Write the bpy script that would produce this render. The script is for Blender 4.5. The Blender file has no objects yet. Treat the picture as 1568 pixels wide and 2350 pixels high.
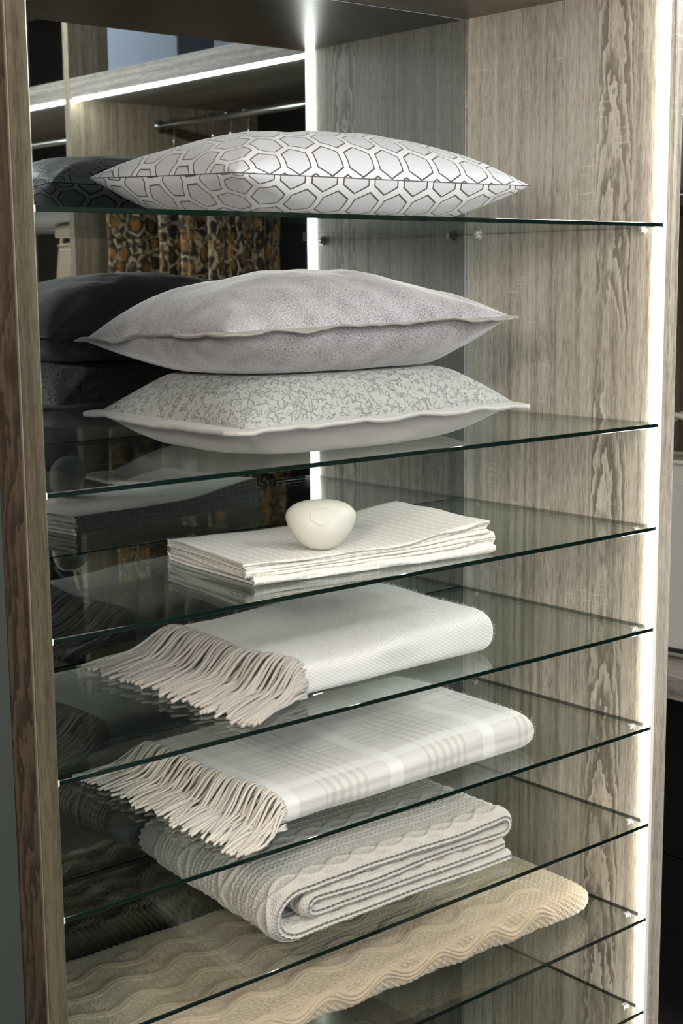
import bpy, math, random
import numpy as np
from mathutils import Matrix, Vector

# ------------------------------------------------------------------ camera, light, exposure
scene = bpy.context.scene
C = scene.collection
F0 = 1.30                                     # height of the second glass shelf above the floor
PI = math.pi
random.seed(5)

cam_data = bpy.data.cameras.new('camera')
cam_data.sensor_fit = 'HORIZONTAL'
cam_data.sensor_width = 36.0
cam_data.lens = 3338.4 / 1568 * 36.0
cam_data.clip_start = 0.02
cam_data.dof.use_dof = True
cam_data.dof.focus_distance = 1.95
cam_data.dof.aperture_fstop = 16.0
cam = bpy.data.objects.new('camera', cam_data)
C.objects.link(cam)
_yaw, _pit, _rol = 0.7043, 0.1593, -0.0096
_f = Vector((math.sin(_yaw) * math.cos(_pit), math.cos(_yaw) * math.cos(_pit), -math.sin(_pit)))
_r = Vector((math.cos(_yaw), -math.sin(_yaw), 0))
_u = _r.cross(_f)
_r2 = _r * math.cos(_rol) + _u * math.sin(_rol)
_u2 = -_r * math.sin(_rol) + _u * math.cos(_rol)
_m = Matrix((_r2, _u2, -_f)).transposed().to_4x4()
_m.translation = Vector((-1.8096, -1.3726, 0.2264 + F0))
cam.matrix_world = _m
scene.camera = cam

scene.view_settings.view_transform = 'Standard'
scene.view_settings.look = 'None'
scene.view_settings.gamma = 1.0
scene.view_settings.use_curve_mapping = False
scene.view_settings.exposure = 0.05

LED_MAIN = 26.0
LED_SIDE = 85.0
FILL_RIGHT = 0.8
FILL_ROOM = 6.0

ADDED_GLOBE = 86.0        # unseen globe added as key light in front of the cabinet
ADDED_GLOBE_WARM = 125.0   # second unseen globe, added as warm fill further left
SKY = 10.0             # daylight for the added window behind the camera
WIN = (-2.70, -1.10, 1.10, 2.70)   # opening of the added window in the front wall: x0, x1, z0, z1

world = bpy.data.worlds.new('world')
scene.world = world
world.use_nodes = True
world.node_tree.nodes['Background'].inputs[0].default_value = (0.90, 0.965, 1.0, 1)   # overcast daylight
world.node_tree.nodes['Background'].inputs[1].default_value = SKY

def area_light(name, loc, rot, sx, sy, power, color):
    d = bpy.data.lights.new(name, 'AREA')
    d.shape = 'RECTANGLE'; d.size = sx; d.size_y = sy
    d.energy = power; d.color = color
    o = bpy.data.objects.new(name, d)
    o.location = loc; o.rotation_euler = rot
    C.objects.link(o)
    return o
area_light('ceiling_fill_right', (-0.05, -0.62, 2.87), (0, 0, 0), 0.30, 0.9, FILL_RIGHT, (0.93, 0.97, 1.0))  # unseen ceiling panel added to light the right side
area_light('ceiling_fill_warm', (-1.75, -1.75, 2.87), (0, 0, 0), 1.1, 1.1, FILL_ROOM, (1.0, 0.78, 0.58))  # unseen warm ceiling panel added as fill from the left

pl = area_light('added_window_portal', ((WIN[0] + WIN[1]) / 2, -3.19, (WIN[2] + WIN[3]) / 2), (PI / 2, 0, 0), WIN[1] - WIN[0], WIN[3] - WIN[2], 1.0, (1, 1, 1))  # portal of the added window
pl.data.cycles.is_portal = True

# ------------------------------------------------------------------ node helper
class NB:
    def __init__(s, name):
        m = bpy.data.materials.new(name); m.use_nodes = True
        s.m = m; s.t = m.node_tree; s.n = s.t.nodes; s.l = s.t.links
        s.b = s.n['Principled BSDF']; s.out = s.n['Material Output']
    def set(s, **k):
        for a, v in k.items():
            a = a.replace('_', ' ')
            i = s.b.inputs[a]
            if isinstance(v, SK): s.l.new(v.s, i)
            elif isinstance(v, (tuple, list)) and len(v) == 3 and i.type == 'RGBA': i.default_value = (*v, 1)
            else: i.default_value = v
        return s
    def link(s, v, i):
        if isinstance(v, SK): s.l.new(v.s, i)
        else: i.default_value = v
    def math(s, op, *a):
        n = s.n.new('ShaderNodeMath'); n.operation = op
        for k, v in enumerate(a): s.link(v, n.inputs[k])
        return SK(s, n.outputs[0])
    def coord(s, kind='Object'):
        n = s.n.new('ShaderNodeTexCoord')
        return SK(s, n.outputs[kind])
    def xyz(s, v):
        n = s.n.new('ShaderNodeSeparateXYZ'); s.l.new(v.s, n.inputs[0])
        return [SK(s, n.outputs[k]) for k in range(3)]
    def vec(s, x, y, z=0.0):
        n = s.n.new('ShaderNodeCombineXYZ')
        for k, v in enumerate((x, y, z)): s.link(v, n.inputs[k])
        return SK(s, n.outputs[0])
    def noise(s, v, scale=1.0, detail=2.0, rough=0.5, dist=0.0):
        n = s.n.new('ShaderNodeTexNoise'); s.l.new(v.s, n.inputs['Vector'])
        n.inputs['Scale'].default_value = scale; n.inputs['Detail'].default_value = detail
        n.inputs['Roughness'].default_value = rough; n.inputs['Distortion'].default_value = dist
        return SK(s, n.outputs['Fac'])
    def white(s, v):
        n = s.n.new('ShaderNodeTexWhiteNoise'); n.noise_dimensions = '1D'
        s.link(v, n.inputs['W'])
        return SK(s, n.outputs['Value'])
    def voronoi(s, v, scale, feature='F1', rnd=1.0, out='Distance'):
        n = s.n.new('ShaderNodeTexVoronoi'); n.feature = feature
        s.l.new(v.s, n.inputs['Vector']); n.inputs['Scale'].default_value = scale
        n.inputs['Randomness'].default_value = rnd
        return SK(s, n.outputs[out])
    def ramp(s, v, stops, interp='LINEAR'):
        n = s.n.new('ShaderNodeValToRGB'); s.l.new(v.s, n.inputs[0])
        e = n.color_ramp.elements; n.color_ramp.interpolation = interp
        while len(e) < len(stops): e.new(0.5)
        for k, (p, c) in enumerate(stops):
            e[k].position = p
            e[k].color = (*c, 1) if len(c) == 3 else c
        return SK(s, n.outputs[0])
    def mix(s, f, a, b):
        n = s.n.new('ShaderNodeMix'); n.data_type = 'RGBA'
        s.link(f, n.inputs[0])
        for v, i in ((a, n.inputs[6]), (b, n.inputs[7])):
            if isinstance(v, SK): s.l.new(v.s, i)
            else: i.default_value = (*v, 1)
        return SK(s, n.outputs[2])
    def smooth(s, v, a, b):
        n = s.n.new('ShaderNodeMapRange'); n.interpolation_type = 'SMOOTHSTEP'
        s.link(v, n.inputs[0]); n.inputs[1].default_value = a; n.inputs[2].default_value = b
        return SK(s, n.outputs[0])
    def bump(s, h, strength=0.5, dist=0.002):
        n = s.n.new('ShaderNodeBump'); n.inputs['Strength'].default_value = strength
        n.inputs['Distance'].default_value = dist
        s.l.new(h.s, n.inputs['Height'])
        s.l.new(n.outputs[0], s.b.inputs['Normal'])
        return s
class SK:
    def __init__(s, b, k): s.b = b; s.s = k
    def __add__(s, o): return s.b.math('ADD', s, o)
    __radd__ = __add__
    def __sub__(s, o): return s.b.math('SUBTRACT', s, o)
    def __rsub__(s, o): return s.b.math('SUBTRACT', o, s)
    def __mul__(s, o): return s.b.math('MULTIPLY', s, o)
    __rmul__ = __mul__
    def __truediv__(s, o): return s.b.math('DIVIDE', s, o)
    def floor(s): return s.b.math('FLOOR', s)
    def fract(s): return s.b.math('FRACT', s)
    def abs(s): return s.b.math('ABSOLUTE', s)
    def sin(s): return s.b.math('SINE', s)
    def pow(s, p): return s.b.math('POWER', s, p)
    def max(s, o): return s.b.math('MAXIMUM', s, o)
    def min(s, o): return s.b.math('MINIMUM', s, o)
    def gt(s, o): return s.b.math('GREATER_THAN', s, o)
    def lt(s, o): return s.b.math('LESS_THAN', s, o)

# ------------------------------------------------------------------ materials
def wood(name, along, across, dark=(0.215, 0.185, 0.150), light=(0.47, 0.43, 0.37), seed=0.0, rough=0.55, flame_id=None, pw=0.118, thr=0.72, spec=0.5):
    b = NB(name)
    c = b.xyz(b.coord('Object'))
    l = c[along]
    a = c[across[0]]
    for k in across[1:]: a = a + c[k] * 1.0
    a = a + seed
    pid = (a / pw).floor()
    al = (a / pw).fract() - 0.5
    r1 = b.white(pid + 3.1); r2 = b.white(pid + 17.7); r3 = b.white(pid + 41.3)
    ls = l + r1 * 7.0
    warp = b.noise(b.vec(a * 22.0, ls * 3.2, r2 * 5.0), 1.0, 2.0, 0.5)
    aw = a + (warp - 0.5) * 0.010
    fib = b.noise(b.vec(aw * 480.0, ls * 34.0, r1), 1.0, 5.0, 0.68)
    stk = b.noise(b.vec(aw * 85.0, ls * 1.6, r2 * 9.0), 1.0, 3.0, 0.6)
    tone = b.noise(b.vec(a * 9.0, ls * 0.5, r2 * 3.0), 1.0, 1.0, 0.5)
    wob = b.noise(b.vec(a * 30.0, ls * 11.0, r2 * 5.0), 1.0, 3.0, 0.6)
    wob2 = b.noise(b.vec(a * 190.0, ls * 55.0, r2 * 5.0), 1.0, 3.0, 0.65)
    ring = (ls * 7.0 + (al + (r3 - 0.5) * 0.5).pow(2.0) * 7.0 + wob * 3.2 + wob2 * 0.5)
    fr = ring.fract()
    flame = b.smooth(fr, 0.0, 0.90) * b.smooth(1.0 - fr, 0.0, 0.07)
    fm = b.smooth(r2, thr, thr + 0.02)
    if flame_id is not None: fm = fm.max((pid - flame_id).abs().lt(0.4))
    fmask = fm * b.smooth(b.noise(b.vec(a * 5.0, ls * 2.2, 0.0), 1.0, 1.0), 0.38, 0.56)
    pore = b.smooth(b.noise(b.vec(aw * 620.0, ls * 48.0, 2.0), 1.0, 2.0, 0.5), 0.60, 0.72)
    saw = b.smooth(b.noise(b.vec(a * 16.0, ls * 170.0, 4.0), 1.0, 2.0, 0.6), 0.58, 0.70) * \
        b.smooth(b.noise(b.vec(a * 11.0, ls * 5.0, 7.0), 1.0, 1.0), 0.57, 0.68)
    v = fib * 0.95 + stk * 0.82 + tone * 0.16 - 0.50 + (r1 - 0.5) * 0.08
    v = v + fmask * (flame - 0.58) * 0.48
    v = v - pore * 0.20 + saw * 0.20
    col = b.ramp(v, [(0.05, tuple(x * 0.72 for x in dark)), (0.28, dark), (0.62, light), (0.95, tuple(min(1, x * 1.28) for x in light))])
    b.set(Base_Color=col, Roughness=rough, Specular_IOR_Level=spec)
    b.bump(fib * 0.6 - pore * 0.8, 0.2, 0.0005)
    return b.m
M = {}
M['wood_v_side'] = wood('oak_side_panel', 2, (1, 0), seed=0.7346, flame_id=16, pw=0.070, thr=0.86, dark=(0.255, 0.215, 0.17), light=(0.58, 0.52, 0.435), rough=0.36, spec=0.7)  # lighter than the left panel's oak to carry the light difference
M['wood_v_shaded'] = wood('oak_left_panel_shaded', 2, (0, 1), seed=1.2, dark=(0.042, 0.029, 0.021), light=(0.088, 0.062, 0.045), rough=0.75, spec=0.2, thr=0.3)  # shade on the left panel put into a darker oak colour
M['wood_edge_shaded'] = wood('oak_left_edge_shaded', 2, (0, 1), seed=0.4, dark=(0.042, 0.033, 0.020), light=(0.088, 0.072, 0.046), rough=0.75, spec=0.2, thr=2.0)  # front edge darkened likewise, its shade put into the colour
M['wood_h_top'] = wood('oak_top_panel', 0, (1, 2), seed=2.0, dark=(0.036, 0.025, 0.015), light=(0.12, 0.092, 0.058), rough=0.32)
M['wood_v_ward'] = wood('oak_wardrobe_panel', 2, (1, 0), seed=3.3, dark=(0.22, 0.17, 0.115), light=(0.46, 0.385, 0.285))
M['wood_h_ward'] = wood('oak_wardrobe_shelf', 1, (0, 2), seed=4.1)

def plain(name, col, rough=0.5, metal=0.0, **k):
    b = NB(name); b.set(Base_Color=col, Roughness=rough, Metallic=metal, **k); return b.m
def emit(name, col, strength):
    b = NB(name)
    b.set(Base_Color=(0.8, 0.8, 0.8), Emission_Color=col, Emission_Strength=strength)
    return b.m
M['led'] = emit('led_diffuser_lit', (1.0, 0.97, 0.90), LED_MAIN)
M['led_side'] = emit('led_diffuser_wardrobe_lit', (0.97, 1.0, 0.96), LED_SIDE)
M['fill_glow'] = emit('ceiling_fill_diffuser', (1.0, 0.98, 0.95), 3.0)
M['globe'] = emit('added_globe_lit', (0.93, 0.97, 1.0), ADDED_GLOBE)
M['globe_warm'] = emit('warm_added_globe_lit', (1.0, 0.89, 0.78), ADDED_GLOBE_WARM)
M['alu'] = plain('brushed_aluminium', (0.75, 0.75, 0.73), 0.35, 1.0)
M['chrome'] = plain('chrome', (0.85, 0.85, 0.85), 0.12, 1.0)
M['chrome_rail'] = plain('satin_chrome_rail', (0.80, 0.80, 0.78), 0.2, 1.0)
b = NB('grey_tinted_mirror'); b.set(Base_Color=(0.275, 0.300, 0.305), Metallic=1.0, Roughness=0.012); M['mirror'] = b.m
M['mirror_edge'] = plain('polished_mirror_edge', (0.62, 0.70, 0.78), 0.15, 0.6)
M['dark_gap'] = plain('dark_backing_board', (0.03, 0.03, 0.03), 0.8)
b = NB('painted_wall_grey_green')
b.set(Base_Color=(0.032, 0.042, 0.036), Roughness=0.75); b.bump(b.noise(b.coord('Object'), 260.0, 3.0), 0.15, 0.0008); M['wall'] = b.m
b = NB('painted_wall_white'); b.set(Base_Color=(0.22, 0.185, 0.145), Roughness=0.8)
b.bump(b.noise(b.coord('Object'), 200.0, 3.0), 0.1, 0.0008); M['wall_pale'] = b.m
b = NB('painted_ceiling'); b.set(Base_Color=(0.30, 0.29, 0.27), Roughness=0.85)
b.bump(b.noise(b.coord('Object'), 200.0, 3.0), 0.1, 0.0008); M['ceiling'] = b.m
M['floor'] = wood('floor_boards_dark', 1, (0,), dark=(0.03, 0.024, 0.018), light=(0.09, 0.07, 0.05), rough=0.5)

def glass_sheet():
    # clear plate: tinted transmission plus mirror reflection that grows towards grazing angles
    b = NB('clear_float_glass')
    b.n.remove(b.b)
    lw = b.n.new('ShaderNodeLayerWeight'); lw.inputs[0].default_value = 0.5
    fac = SK(b, lw.outputs['Facing'])
    f = fac.pow(5.0) * 0.95 + 0.045
    tr = b.n.new('ShaderNodeBsdfTransparent'); tr.inputs[0].default_value = (0.940, 0.962, 0.948, 1)
    gl = b.n.new('ShaderNodeBsdfGlossy'); gl.inputs['Roughness'].default_value = 0.0
    gl.inputs['Color'].default_value = (0.95, 1, 0.98, 1)
    mx = b.n.new('ShaderNodeMixShader')
    b.l.new(f.s, mx.inputs[0]); b.l.new(tr.outputs[0], mx.inputs[1]); b.l.new(gl.outputs[0], mx.inputs[2])
    b.l.new(mx.outputs[0], b.out.inputs[0])
    return b.m
M['glass'] = glass_sheet()
M['glass_edge'] = plain('polished_green_glass_edge', (0.003, 0.010, 0.008), 0.05, 0.0, Specular_IOR_Level=0.4)
M['acrylic'] = plain('clear_acrylic_pin', (0.75, 0.75, 0.72), 0.12, 0.5)
M['profile_glint_white'] = plain('white_plastic_and_glint', (0.9, 0.9, 0.88), 0.3)  # profile plastic, also the painted glint at the glass ends

def fabric(name, col, rough=0.85, sheen=0.3, scale=900.0, bstr=0.35, bdist=0.0006, var=0.10):
    b = NB(name)
    uv = b.coord('UV')
    n = b.noise(uv, scale, 3.0, 0.6)
    n2 = b.noise(uv, 14.0, 2.0)
    c = b.mix(n * 0.6 + n2 * 0.4, tuple(x * (1 - var) for x in col), tuple(min(1, x * (1 + var)) for x in col))
    b.set(Base_Color=c, Roughness=rough, Sheen_Weight=sheen, Sheen_Roughness=0.4)
    b.bump(n, bstr, bdist)
    return b.m

# cushion 1: satin with embroidered hexagon outlines
b = NB('satin_hexagon_embroidery')
u, v, _ = b.xyz(b.coord('UV'))
hs = 0.050
wv = b.noise(b.coord('UV'), 9.0, 1.0)
x = u / hs + (wv - 0.5) * 0.25; y = v / hs
s3 = math.sqrt(3)
ax = x.fract() - 0.5; ay = ((y / s3).fract() - 0.5) * s3
bx = (x + 0.5).fract() - 0.5; by = ((y / s3 + 0.5).fract() - 0.5) * s3
da = ax * ax + ay * ay; db = bx * bx + by * by
pick = da.lt(db)
gx = ax * pick + bx * (1.0 - pick); gy = ay * pick + by * (1.0 - pick)
gx = gx.abs(); gy = gy.abs()
hd = 0.5 - gx.max(gx * 0.5 + gy * (s3 / 2))
line = b.smooth(hd, 0.080, 0.088) * b.smooth(0.130 - hd, 0.0, 0.008)
band = b.smooth(0.090 - hd, 0.0, 0.012)
fine = b.noise(b.vec(u * 700.0, v * 2500.0), 1.0, 2.0)
base = b.mix(band, (0.50, 0.495, 0.515), (0.62, 0.61, 0.605))
b.set(Base_Color=b.mix(line, base, (0.035, 0.028, 0.026)), Roughness=b.math('ADD', band * 0.12 + 0.36, line * 0.3),
      Sheen_Weight=0.25, Specular_IOR_Level=0.55)
b.bump(band * 0.8 + line * 0.9 + fine * 0.25, 0.55, 0.0010)
M['satin_hex'] = b.m

# cushion 2: melange wool felt
b = NB('grey_melange_felt')
uv = b.coord('UV')
u, v, _ = b.xyz(uv)
n1 = b.noise(b.vec(u * 330.0 + v * 200.0, v * 1000.0), 1.0, 3.0, 0.75)
n2 = b.noise(b.vec(u * 1000.0 - v * 240.0, v * 330.0), 1.0, 3.0, 0.75)
n3 = b.noise(uv, 26.0, 2.0)
fl = b.smooth(n1 * 0.5 + n2 * 0.5 + (n3 - 0.5) * 0.14, 0.39, 0.60)
b.set(Base_Color=b.mix(fl, (0.11, 0.10, 0.102), (0.46, 0.435, 0.45)), Roughness=0.95, Sheen_Weight=0.6, Sheen_Roughness=0.35)
b.bump(n1 * 0.6 + n2 * 0.5, 0.35, 0.0006)
M['felt'] = b.m
M['felt_flange'] = fabric('grey_satin_flange', (0.22, 0.21, 0.185), 0.45, 0.2, 1500.0, 0.2)

# cushion 3: crinkled taffeta on top, smooth cotton satin below
b = NB('crinkled_taffeta')
uv = b.coord('UV')
u, v, _ = b.xyz(uv)
ds = b.noise(uv, 30.0, 3.0)
p = b.vec(u + (ds - 0.5) * 0.02, v * 1.0 + (ds - 0.5) * 0.014)
c1 = b.voronoi(p, 88.0, 'DISTANCE_TO_EDGE')
c2 = b.voronoi(b.vec(u * 1.6 + ds * 0.02, v + 3.0), 115.0, 'DISTANCE_TO_EDGE')
m1 = b.smooth(b.noise(uv, 75.0, 2.0), 0.46, 0.58); m2 = b.smooth(b.noise(b.vec(u, v, 5.0), 90.0, 2.0), 0.50, 0.60)
crk = (1.0 - b.smooth(c1, 0.0, 0.075)) * m1 + (1.0 - b.smooth(c2, 0.0, 0.07)) * m2
soft = b.noise(uv, 48.0, 3.0, 0.55)
b.set(Base_Color=(0.315, 0.32, 0.305), Roughness=0.7, Sheen_Weight=0.3)
b.bump(soft * 0.6 - crk.min(1.0) * 0.9, 1.0, 0.0038)
M['crinkle'] = b.m
M['satin_plain'] = fabric('smooth_cotton_satin', (0.43, 0.40, 0.395), 0.5, 0.25, 1800.0, 0.12, 0.0004, 0.04)
b = NB('ribbed_taffeta_border')
uv = b.coord('UV'); u, v, _ = b.xyz(uv)
n = b.noise(b.vec(u * 95.0, v * 14.0), 1.0, 3.0)
b.set(Base_Color=(0.40, 0.39, 0.36), Roughness=0.5, Sheen_Weight=0.2); b.bump(n, 0.7, 0.003)
M['border'] = b.m

# linen with white pin stripes across the fold
b = NB('pinstriped_linen')
uv = b.coord('UV'); u, v, _ = b.xyz(uv)
st = (u / 0.0135 + b.noise(uv, 12.0, 1.0) * 0.12).fract() - 0.5
stripe = 1.0 - b.smooth(st.abs(), 0.055, 0.085)
wv = b.noise(b.vec(u * 1600.0, v * 300.0), 1.0, 2.0) * 0.5 + b.noise(b.vec(u * 300.0, v * 1600.0), 1.0, 2.0) * 0.5
b.set(Base_Color=b.mix(stripe, b.mix(wv, (0.62, 0.59, 0.53), (0.72, 0.69, 0.63)), (0.86, 0.85, 0.81)), Roughness=0.85, Sheen_Weight=0.2)
b.bump(wv + stripe * 0.4 + b.noise(uv, 60.0, 3.0) * 1.6, 0.4, 0.0010)
M['linen'] = b.m

# soap
b = NB('ivory_soap')
b.set(Base_Color=(0.58, 0.57, 0.505), Roughness=0.38, Subsurface_Weight=0.4, Subsurface_Scale=0.012, Subsurface_Radius=(1.0, 0.8, 0.5))
b.bump(b.noise(b.coord('Object'), 50.0, 2.0), 0.05, 0.001)
M['soap'] = b.m

# wool throw 1: herringbone twill
b = NB('white_herringbone_wool')
uv = b.coord('UV'); u, v, _ = b.xyz(uv)           # u round the fold, v along the length
nz = b.noise(uv, 130.0, 3.0)
zig = ((u / 0.115 + 0.28).fract() - 0.5).abs() * 0.115
tw = ((v * 1.0 + zig * 1.7) / 0.0085 + nz * 0.18).fract() - 0.5
tw = 1.0 - tw.abs() * 2.0
fz = b.noise(b.vec(u * 500.0, v * 500.0), 1.0, 3.0, 0.7)
b.set(Base_Color=b.mix(tw * 0.65 + fz * 0.35, (0.53, 0.525, 0.50), (0.72, 0.715, 0.69)), Roughness=0.95, Sheen_Weight=0.5, Sheen_Roughness=0.4)
b.bump(tw * 0.6 + fz * 0.8, 0.55, 0.0012)
M['herringbone'] = b.m
M['fringe_taupe'] = fabric('taupe_wool_yarn', (0.43, 0.385, 0.345), 0.95, 0.4, 500.0, 0.6, 0.001, 0.18)
M['fringe_cream'] = fabric('cream_wool_yarn', (0.60, 0.55, 0.48), 0.95, 0.4, 500.0, 0.6, 0.001, 0.22)

# wool throw 2: soft plaid
b = NB('cream_plaid_wool')
uv = b.coord('UV'); u, v, _ = b.xyz(uv)
nz = b.noise(uv, 150.0, 3.0)
uu = u + (nz - 0.5) * 0.003; vv = v + (nz - 0.5) * 0.003
def plaid(c, per, off):
    f = ((c + off) / per).fract()
    grp = b.smooth(f, 0.0, 0.01) * b.smooth(0.46 - f, 0.0, 0.01)
    fine_ = b.smooth(((c + off) / 0.0145).fract(), 0.45, 0.55) * b.smooth(1.0 - ((c + off) / 0.0145).fract(), 0.0, 0.08)
    wht = b.smooth(f, 0.62, 0.63) * b.smooth(0.76 - f, 0.0, 0.01)
    return grp * fine_, wht
ga, wa = plaid(vv, 0.185, 0.085); gb, wb = plaid(uu, 0.150, 0.030)
fz = b.noise(b.vec(u * 600.0, v * 600.0), 1.0, 3.0, 0.7)
base = b.mix(fz, (0.55, 0.535, 0.505), (0.67, 0.655, 0.625))
col = b.mix(ga * 0.38, base, (0.36, 0.325, 0.28)); col = b.mix(gb * 0.34, col, (0.38, 0.345, 0.29))
col = b.mix(wa * 0.5, col, (0.80, 0.80, 0.79)); col = b.mix(wb * 0.5, col, (0.80, 0.80, 0.79))
b.set(Base_Color=col, Roughness=0.95, Sheen_Weight=0.5, Sheen_Roughness=0.4)
b.bump(fz, 0.5, 0.0012)
M['plaid'] = b.m

def knit(name, col, w, h, k=0.5, depth=0.0014, moss=False):
    b = NB(name)
    uv = b.coord('UV'); u, v, _ = b.xyz(uv)
    nz = b.noise(uv, 90.0, 2.0)
    a = (v / w + nz * 0.12).fract() - 0.5
    if moss:
        row = (u / h + nz * 0.2)
        par = ((row.floor() * 0.5).fract() * 2.0)
        a = (v / w + nz * 0.15 + par * 0.5).fract() - 0.5
        r = row.fract() - 0.5
        H = (1.0 - a.abs() * 2.0) * (1.0 - r.abs() * 2.0)
    else:
        r = (u / h + a.abs() * k * 2.0 + nz * 0.15).fract() - 0.5
        H = (1.0 - r.abs() * 2.0) * 0.75 + (1.0 - (a.abs() - 0.25).abs() * 4.0) * 0.5
    fz = b.noise(b.vec(u * 900.0, v * 900.0), 1.0, 3.0, 0.7)
    b.set(Base_Color=b.mix(fz, tuple(x * 0.86 for x in col), tuple(min(1, x * 1.12) for x in col)), Roughness=0.95, Sheen_Weight=0.45, Sheen_Roughness=0.4)
    at = b.n.new('ShaderNodeAttribute'); at.attribute_name = 'band'
    bd = SK(b, at.outputs['Fac'])
    b.bump(H * (1.0 - bd * 0.85) + fz * 0.30, 0.9, depth)
    return b.m
M['knit_grey'] = knit('grey_beige_knit', (0.535, 0.505, 0.455), 0.0052, 0.0042)
M['knit_beige'] = knit('warm_beige_knit', (0.49, 0.395, 0.275), 0.0062, 0.0050, moss=True, depth=0.0018)

# wardrobe contents
b = NB('animal_print_cloth')
uv = b.coord('UV'); u, v, _ = b.xyz(uv)
n = b.noise(uv, 26.0, 3.0)
p = b.vec(u + (n - 0.5) * 0.02, v * 0.85 + (n - 0.5) * 0.02)
e = b.voronoi(p, 24.0, 'DISTANCE_TO_EDGE'); f1 = b.voronoi(p, 24.0)
col = b.ramp(f1, [(0.10, (0.33, 0.16, 0.035)), (0.30, (0.42, 0.20, 0.06)), (0.45, (0.05, 0.022, 0.012)), (0.62, (0.02, 0.012, 0.01))])
lace = (1.0 - b.smooth(e, 0.03, 0.12)) * b.smooth(b.noise(uv, 60.0, 2.0), 0.38, 0.5)
blk = b.smooth(b.noise(uv, 38.0, 2.0), 0.56, 0.62)
col = b.mix(lace, col, (0.62, 0.50, 0.33)); col = b.mix(blk * 0.75, col, (0.025, 0.018, 0.018))
b.set(Base_Color=col, Roughness=0.6, Sheen_Weight=0.2); b.bump(n, 0.2, 0.002)
M['print'] = b.m
M['box_blue'] = fabric('slate_blue_linen_box', (0.20, 0.235, 0.29), 0.9, 0.3, 240.0, 0.3)
M['leather_cream'] = fabric('cream_pebbled_leather', (0.66, 0.63, 0.57), 0.42, 0.0, 420.0, 0.35, 0.0010, 0.03)
M['leather_black'] = fabric('black_leather', (0.018, 0.018, 0.02), 0.35, 0.0, 420.0, 0.3, 0.0010, 0.05)
M['leather_tan'] = fabric('pale_tan_leather', (0.42, 0.33, 0.24), 0.5, 0.0, 420.0, 0.3, 0.0010, 0.05)
M['stitch'] = plain('pale_stitching', (0.75, 0.72, 0.66), 0.8)
M['thread'] = plain('dark_seam_thread', (0.10, 0.085, 0.08), 0.8)
M['fuzz_white'] = plain('white_wool_hair', (0.70, 0.70, 0.68), 0.9)
M['fuzz_beige'] = plain('beige_wool_hair', (0.56, 0.48, 0.37), 0.9)
M['hanger'] = plain('dark_hanger_wood', (0.06, 0.045, 0.035), 0.4)
M['black_board'] = plain('black_lacquer_board', (0.012, 0.012, 0.013), 0.3)

# ------------------------------------------------------------------ mesh helpers
WL = {}
def put(o, label=None, cat=None, group=None, kind=None):
    if label: o['label'] = label
    if cat: o['category'] = cat
    if group: o['group'] = group
    if kind: o['kind'] = kind
    return o
def thing(name, label, cat, loc, group=None):
    o = bpy.data.objects.new(name, None)
    o.empty_display_size = 0.05
    o.location = loc; C.objects.link(o); WL[o] = np.array(loc, float)
    return put(o, label, cat, group)
def structure(name, loc):
    o = bpy.data.objects.new(name, None); o.empty_display_size = 0.05
    o.location = loc; C.objects.link(o); WL[o] = np.array(loc, float)
    return put(o, kind='structure')
def mesh(name, V, Fc, mat, parent=None, uv=None, smooth=False, origin=None, band=None):
    """link ONE mesh object; V in world coordinates"""
    V = np.asarray(V, float)
    if parent is not None: base = WL[parent]
    elif origin is not None: base = np.array(origin, float)
    else: base = np.array([(V[:, 0].min() + V[:, 0].max()) / 2, (V[:, 1].min() + V[:, 1].max()) / 2, V[:, 2].min()])
    me = bpy.data.meshes.new(name)
    L = V - base
    Fa = np.asarray(Fc) if not isinstance(Fc, list) else None
    if Fa is not None and Fa.ndim == 2:
        n, k = Fa.shape
        me.vertices.add(len(L)); me.vertices.foreach_set('co', L.astype(np.float32).ravel())
        me.loops.add(n * k); me.loops.foreach_set('vertex_index', Fa.astype(np.int32).ravel())
        me.polygons.add(n)
        me.polygons.foreach_set('loop_start', np.arange(0, n * k, k, dtype=np.int32))
        me.polygons.foreach_set('loop_total', np.full(n, k, dtype=np.int32))
        me.update(calc_edges=True); me.validate()
    else:
        me.from_pydata(L.tolist(), [], [tuple(f) for f in Fc]); me.update()
    if uv is not None:
        ul = me.uv_layers.new(name='UVMap')
        idx = np.empty(len(me.loops), dtype=np.int32); me.loops.foreach_get('vertex_index', idx)
        ul.data.foreach_set('uv', np.asarray(uv, np.float32)[idx].ravel())
    if band is not None:
        at = me.attributes.new('band', 'FLOAT', 'POINT'); at.data.foreach_set('value', np.asarray(band, np.float32).ravel())
    if smooth: me.polygons.foreach_set('use_smooth', np.ones(len(me.polygons), dtype=bool))
    me.materials.append(M[mat] if isinstance(mat, str) else mat)
    o = bpy.data.objects.new(name, me); C.objects.link(o)
    if parent is not None:
        o.parent = parent; WL[o] = WL[parent]
    else:
        o.location = base; WL[o] = base
    return o
def gridfaces(nu, nv, wrapu=False):
    a = np.arange(nu * nv).reshape(nu, nv)
    if wrapu: a = np.vstack([a, a[:1]])
    return np.stack([a[:-1, :-1].ravel(), a[1:, :-1].ravel(), a[1:, 1:].ravel(), a[:-1, 1:].ravel()], 1)
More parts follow.
